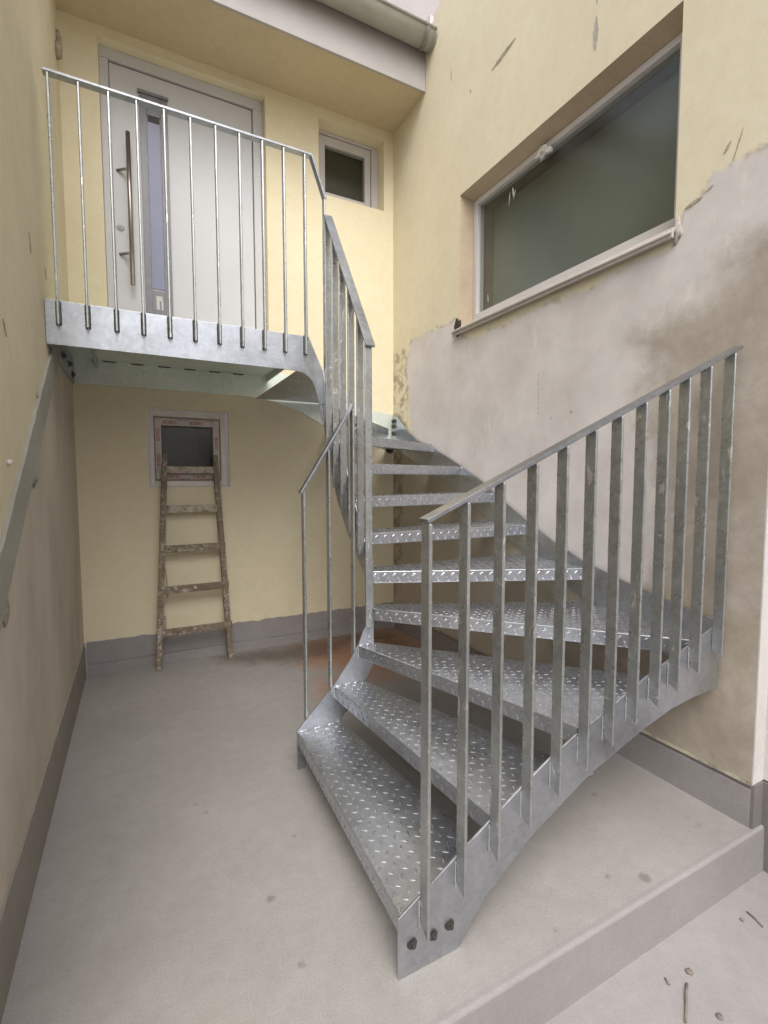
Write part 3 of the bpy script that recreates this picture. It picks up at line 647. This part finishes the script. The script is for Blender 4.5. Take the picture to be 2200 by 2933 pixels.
# stringers ------------------------------------------------------------
topA = [(.655, .195), (.861, .311), (.994, .384), (1.126, .456), (1.258, .523), (1.388, .578), (1.527, .624), (1.649, .669), (1.779, .717), (2.05, .80), (2.277, .87)]
botA = [(2.277, .571), (2.10, .566), (1.944, .548), (1.755, .500), (1.46, .405), (1.171, .262), (.98, .125), (.885, .02), (.875, .0), (.655, .0)]
strA = prism('outer_stringer', topA+botA, 'y', YA, YA+TH, G_PLATE, st, bev=.0015)
Ai = [(.700, 0), (.700, .208), (.906, .408), (1.000, .53), (1.049, .607), (1.092, .708), (1.092, 1.03), (1.142, 1.06), (1.142, .485), (1.095, .405), (.986, .258), (.90, .165), (.80, .09), (.742, .06), (.742, 0)]
strAi = prism('inner_stringer', Ai, 'y', YAi, YAi+TH, G_PLATE, st, bev=.0015)
topB = [(2.349, 1.06), (2.45, 1.20), (2.56, 1.37), (2.72, 1.63), (2.88, 1.89), (3.00, 2.10), (3.056, 2.21)]
botB = [(3.056, 1.86), (2.95, 1.60), (2.871, 1.442), (2.812, 1.349), (2.658, 1.176), (2.56, 1.085), (2.435, .975), (2.39, .90), (2.349, .78)]
strBi = prism('inner_stringer', topB+botB, 'x', XI-TH, XI, G_PLATE, st, bev=.0015)
topO = [(1.19, .872), (1.406, .912), (1.66, .965), (1.93, 1.035), (2.145, 1.12), (2.40, 1.245), (2.62, 1.36), (2.867, 1.50), (3.2, 1.65), (3.579, 1.800), (3.78, 1.86), (3.909, 1.935), (4.03, 2.02), (4.136, 2.10), (4.236, 2.135)]
botO = [(4.236, 1.84), (3.936, 1.708), (3.438, 1.535), (3.142, 1.407), (2.93, 1.30), (2.727, 1.19), (2.55, 1.095), (2.395, 1.005), (2.034, .855), (1.936, .82), (1.6, .70), (1.19, .571)]
strO = prism('wall_stringer', topO+botO, 'x', XO+.001, XO+.009, G_PLATE, st, bev=.0015)
topCb = [(XO-.002, 2.135), (2.05, 2.17), (1.8, 2.28), (1.55, 2.38), (1.35, 2.425), (1.1, 2.43), (XL+.013, 2.43)]
botCb = [(XL+.013, 2.215), (.75, 2.214), (.939, 2.208), (1.14, 2.175), (1.35, 2.107), (1.556, 2.005), (1.85, 1.88), (XO-.002, 1.78)]
strC = prism('wall_stringer', topCb+botCb, 'y', YB-.012, YB-.004, G_DECK_LIT, st, bev=.0015)
Cf = [(XL+.002, 2.203), (XL+.002, 2.430), (1.029, 2.424), (1.126, 2.212), (1.126, 1.862), (1.112, 1.905), (1.100, 1.975), (1.086, 2.045), (1.070, 2.098), (1.050, 2.142), (1.022, 2.170), (.992, 2.188), (.934, 2.199), (.86, 2.2)]
strCf = prism('landing_fascia', Cf, 'y', YC, YC+TH, G_PLATE, st, bev=.0015)
# railing bars: 40 x 8 flat bars standing square to their stringer --------
def railbars(xs, fn, name='baluster'):
    for x in xs: fn(x)
zA = lambda x: 1.378+.432*(x-.73)
for x in (.728, .861, .994, 1.128, 1.261, 1.395, 1.526, 1.657, 1.789, 1.912, 2.050, 2.215):
    zb = lerp([(.73, .128), (.866, .206), (.997, .273), (1.14, .344), (1.275, .407), (1.404, .462), (1.529, .52), (1.666, .573), (1.797, .607), (1.91, .64), (2.05, .69), (2.2, .722)], x)
    v = [(x, YA-.0455, zb), (x+.0115, YA-.0455, zb), (x+.0115, YA, zb+.03), (x, YA, zb+.03)]
    hexa('baluster', v, [(a, b, zA(x)-.001) for a, b, c in v], G_BAR, st, bev=.004, seg=3)
def rail(name, pts, width_dir, w_, t_, parent, bev=.0015):
    """flat bar running through pts; width_dir is its wide direction"""
    W_ = Vector(width_dir)*w_; V, F = [], []; pts = [Vector(p) for p in pts]
    for i, p in enumerate(pts):
        d0 = (p-pts[i-1]).normalized() if i else (pts[1]-p).normalized(); d1 = (pts[i+1]-p).normalized() if i < len(pts)-1 else d0
        t0 = Vector(width_dir).cross(d0).normalized(); t1 = Vector(width_dir).cross(d1).normalized()
        if t0.z+abs(t0.x)+abs(t0.y) and t0.z < 0: t0 = -t0
        if t1.dot(t0) < 0: t1 = -t1
        b = (t0+t1).normalized(); b = b*(t_/max(.3, b.dot(t0)))
        V += [p, p+W_, p+W_+b, p+b]
    for i in range(len(pts)-1):
        for k in range(4): F.append((i*4+k, i*4+(k+1) % 4, (i+1)*4+(k+1) % 4, (i+1)*4+k))
    F += [(0, 1, 2, 3), tuple(len(V)-1-k for k in range(4))]
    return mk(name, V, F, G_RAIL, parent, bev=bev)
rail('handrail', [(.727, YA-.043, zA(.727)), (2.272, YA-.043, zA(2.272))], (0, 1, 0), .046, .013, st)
# inner lower rail (behind its stringer)
zAi = lambda x: 1.430+1.60*(x-.751)
for x in (.753, .889, 1.026):
    zb = lerp([(.70, .206), (.906, .405), (1.049, .605)], x)-.10
    v = [(x, YAi+TH+.001, zb), (x+.012, YAi+TH+.001, zb), (x+.012, YAi+TH+.041, zb), (x, YAi+TH+.041, zb)]
    hexa('baluster', v, [(a, b, zAi(x)) for a, b, c in v], G_BAR, st, bev=.004, seg=3)
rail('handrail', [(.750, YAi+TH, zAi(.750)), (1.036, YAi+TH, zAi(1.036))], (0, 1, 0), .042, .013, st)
# middle flight (inner side, along the well)
zB = lambda y: 3.085-1.565*(2.88-y) if y < 2.88 else 3.085
for y, zb in ((2.895, 1.68), (2.778, 1.45), (2.664, 1.30), (2.543, 1.19), (2.420, 1.08), (2.316, .70)):
    v = [(XI-TH-.042, y, zb), (XI-TH-.001, y, zb), (XI-TH-.001, y+.012, zb), (XI-TH-.042, y+.012, zb)]
    hexa('baluster', v, [(a, b, zB(y)+(b-y)*1.5) for a, b, c in v], G_BAR, st, bev=.004, seg=3)
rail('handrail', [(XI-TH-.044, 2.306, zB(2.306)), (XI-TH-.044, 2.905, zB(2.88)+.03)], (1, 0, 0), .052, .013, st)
# landing rail
for x in (-.330, -.200, -.066, .065, .199, .334, .469, .602, .736, .866, .999):
    v = [(x, YC-.041, 2.297), (x+.0125, YC-.041, 2.297), (x+.0125, YC-.001, 2.315), (x, YC-.001, 2.315)]
    hexa('baluster', v, [(a, b, 3.524) for a, b, c in v], G_BAR, st, bev=.004, seg=3)
v = [(1.128, YC-.041, 1.95), (1.137, YC-.041, 1.95), (1.137, YC-.001, 1.95), (1.128, YC-.001, 1.95)]
hexa('baluster', v, [(a, b, 3.285) for a, b, c in v], G_BAR, st, bev=.004, seg=3)
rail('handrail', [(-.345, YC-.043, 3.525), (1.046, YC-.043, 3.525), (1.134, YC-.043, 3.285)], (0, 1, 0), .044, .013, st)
# bolts and welds ---------------------------------------------------------
def bolt(c, ax, r, mat, hd=.010, washer=True):
    c = Vector(c); a = Vector(ax)
    V, F = [], []
    b1 = a.orthogonal().normalized(); b2 = a.cross(b1)
    def ring(r_, h, n): 
        k = len(V); V.extend([c+a*h+(b1*math.cos(2*math.pi*i/n)+b2*math.sin(2*math.pi*i/n))*r_ for i in range(n)]); return k
    def cyl(r_, h0, h1, n):
        k0, k1 = ring(r_, h0, n), ring(r_, h1, n)
        F.extend([(k0+i, k0+(i+1) % n, k1+(i+1) % n, k1+i) for i in range(n)]+[tuple(k1+i for i in range(n)), tuple(k0+n-1-i for i in range(n))])
    if washer: cyl(r*1.5, 0, .0025, 16)
    cyl(r, .0025, hd, 6); cyl(r*.5, hd, hd+.006, 10)
    return mk('bolt', V, F, mat, st)
for x, z in ((.701, .099), (.775, .093), (.838, .098)): bolt((x, YA-.0005, z), (0, -1, 0), .0115, DARK_BOLT)
for x, z in ((1.113, .686), (1.117, .637)): bolt((x, YAi-.0005, z), (0, -1, 0), .009, STEEL_BOLT, .007)
for z in (2.07, 2.02, 1.95): bolt((XO-.008, 4.20, z), (-1, 0, 0), .016, DARK_BOLT, .014)
bolt((2.25, YB-.02, 1.80), (0, -1, 0), .03, DARK_BOLT, .02)
for y, z in ((3.35, 2.29), (3.62, 2.27), (3.95, 2.29), (4.12, 2.25)): bolt((XL+.012, y, z), (1, 0, 0), .016, DARK_BOLT, .016)
SEAM_SHADE = simple('dark_seam_shade', (.10, .095, .10), .45, .5, .3, 60)  # contact shade put into the bead colour; also used for deck gaps
def bead(name, a, b, r, dashes=1, fill=.8, seed=0, mat=None):
    a, b = Vector(a), Vector(b); V, F = [], []
    for k in range(dashes):
        t0, t1 = k/dashes, (k+fill)/dashes; n = max(3, int((b-a).length*(t1-t0)/.006)); d = (b-a).normalized(); u = d.orthogonal().normalized(); w2 = d.cross(u); base = len(V)
        for i in range(n+1):
            p = a.lerp(b, t0+(t1-t0)*i/n); rr = r*(1+.35*noise.noise(Vector((i*.9, seed+k, 0))))*(.35 if i in (0, n) else 1)
            V += [p+(u*math.cos(q)+w2*math.sin(q))*rr for q in [math.pi*2*j/6 for j in range(6)]]
        for i in range(n):
            for j in range(6): F.append((base+i*6+j, base+i*6+(j+1) % 6, base+(i+1)*6+(j+1) % 6, base+(i+1)*6+j))
    return mk(name, V, F, mat or G_WELD, st, smooth=True)
bead('weld', (.715, YAi-.003, .203), (.95, YAi-.003, .203), .0035, 3, .62, 1)
bead('weld', (.915, YAi-.003, .403), (1.075, YAi-.003, .403), .0035, 3, .7, 2)
bead('weld', (1.055, YAi-.003, .603), (1.135, YAi-.003, .603), .0035, 2, .8, 3)
for n_ in (2, 3):
    ni = nose[n_][0]; bead('weld', (ni[0]-.005, YAi-.003, RISE*n_-.005), (ni[0]-.005, YAi-.003, RISE*n_-.06), .003, 1, 1, n_)
for x in (.728, .861, .994, 1.128, 1.261, 1.395, 1.526, 1.657, 1.789, 1.912, 2.050):
    zt = lerp([(p[0], p[1]) for p in topA], x); bead('weld', (x-.003, YA-.003, zt-.004), (x-.003, YA-.003, zt-.10), .0034, 1, 1, int(x*50))
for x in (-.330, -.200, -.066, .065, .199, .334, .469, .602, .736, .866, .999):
    bead('weld', (x-.002, YC-.003, 2.426), (x-.002, YC-.002, 2.30), .0055, 1, 1, int(x*90), SEAM_SHADE)  # dark halo beside each landing bar put into the weld colour
    bead('weld', (x+.0145, YC-.003, 2.426), (x+.0145, YC-.002, 2.30), .0055, 1, 1, int(x*70), SEAM_SHADE)
for n_ in (4, 5, 6, 7, 8, 9):
    no = nose[n_][1]; d_ = .003
    if n_ > 4: bead('weld', (XO-d_, no[1]-.003, RISE*n_-.003), (XO-d_, no[1]-.003, RISE*n_-LIP), .004, 1, 1, n_)
for k in range(6):
    x = -.19+k*.19; bead('weld', (x, YB-.016, 2.389), (x+.09, YB-.016, 2.389), .006, 1, 1, 30+k, SEAM_SHADE)  # dark beads stand in for shaded gaps under the deck
# ================================================================ LADDER
ld = empty('ladder', (.4, 4.15, 0), label='old wooden five-step ladder caked with plaster, leaning on the back wall under the low window', cat='ladder')
def stile(x0, x1, w0=.042):
    y0_, y1_ = 4.135, 4.222; a = [(x0-w0/2, y0_-.03, 0), (x0+w0/2, y0_-.03, 0), (x0+w0/2, y0_+.03, 0), (x0-w0/2, y0_+.03, 0)]
    w1 = .042; b = [(x1-w1/2, y1_-.03, 1.705), (x1+w1/2, y1_-.03, 1.705), (x1+w1/2, y1_+.02, 1.705), (x1-w1/2, y1_+.02, 1.705)]
    V = []
    F = []
    N = 14
    for i in range(N+1):
        t = i/N; j = Vector((.0025*noise.noise(Vector((i*1.1, x0*9, 0))), .002*noise.noise(Vector((i*.9, 3, x0))), 0))
        s = .82 if i == N else 1
        cx = Vector(((x0+x1)/2, 0, 0))
        ring = [Vector(p).lerp(Vector(q), t)+j for p, q in zip(a, b)]
        c = sum(ring, Vector())/4; V += [c+(r-c)*s for r in ring]
    for i in range(N):
        for k in range(4): F.append((i*4+k, i*4+(k+1) % 4, (i+1)*4+(k+1) % 4, (i+1)*4+k))
    F += [(3, 2, 1, 0), tuple(N*4+k for k in range(4))]
    return mk('stile', V, F, WOOD, ld, bev=.004)
stile(.122, .219); stile(.672, .597)
for i, (zt, zb, xl, xr, mt) in enumerate([(1.607, 1.552, .232, .585, WOOD_W), (1.297, 1.236, .216, .607, WOOD_W), (.978, .920, .198, .625, WOOD), (.654, .594, .180, .643, WOOD), (.315, .255, .158, .660, WOOD)]):
    y = 4.135+(4.222-4.135)*(zt/1.705)
    box('rung', xl-.03, xr+.03, y-.028, y-.006, zb, zt, mt, ld, bev=.004)
tube('hook_wire', [(.190, 4.14, .80), (.200, 4.13, .72), (.203, 4.13, .62), (.197, 4.14, .57)], .004, CHIP, ld, 6)
box('steel_clip', .168, .186, 4.10, 4.125, .33, .43, CHIP, ld, bev=.003)
tube('nail_head', [(.405, 4.11, .635), (.405, 4.10, .635)], .010, UPVC_D, ld, 10)
# ================================================================ DEBRIS on the lower ground
def twig(pts, r, label):
    o = tube('twig', pts, r, TWIG); tag(o, label, 'twig'); return o
twig([(1.600, .880, -.196), (1.565, .862, -.193), (1.520, .835, -.195), (1.478, .812, -.196)], .004, 'long straight dark twig on the ground at the bottom edge of the picture')
twig([(2.084, .935, -.196), (2.078, .905, -.194), (2.065, .872, -.196)], .003, 'thin dark twig on the ground near the lower right plinth')
twig([(1.552, .925, -.196), (1.543, .905, -.194)], .003, 'tiny pale splinter at the foot of the slab edge')
for k, (x, y, r, lab) in enumerate([(1.649, .901, .011, 'dark pebble beside the long twig'), (1.591, .773, .010, 'small dark crumb right of the long twig at the bottom edge'), (2.030, .925, .007, 'smallest grey crumb near the right end of the slab edge')]):
    o = blob('pebble', (x, y, -.197), r, (1.2, 1, .5), TWIG, None, k+3, 2); tag(o, lab, 'pebble')
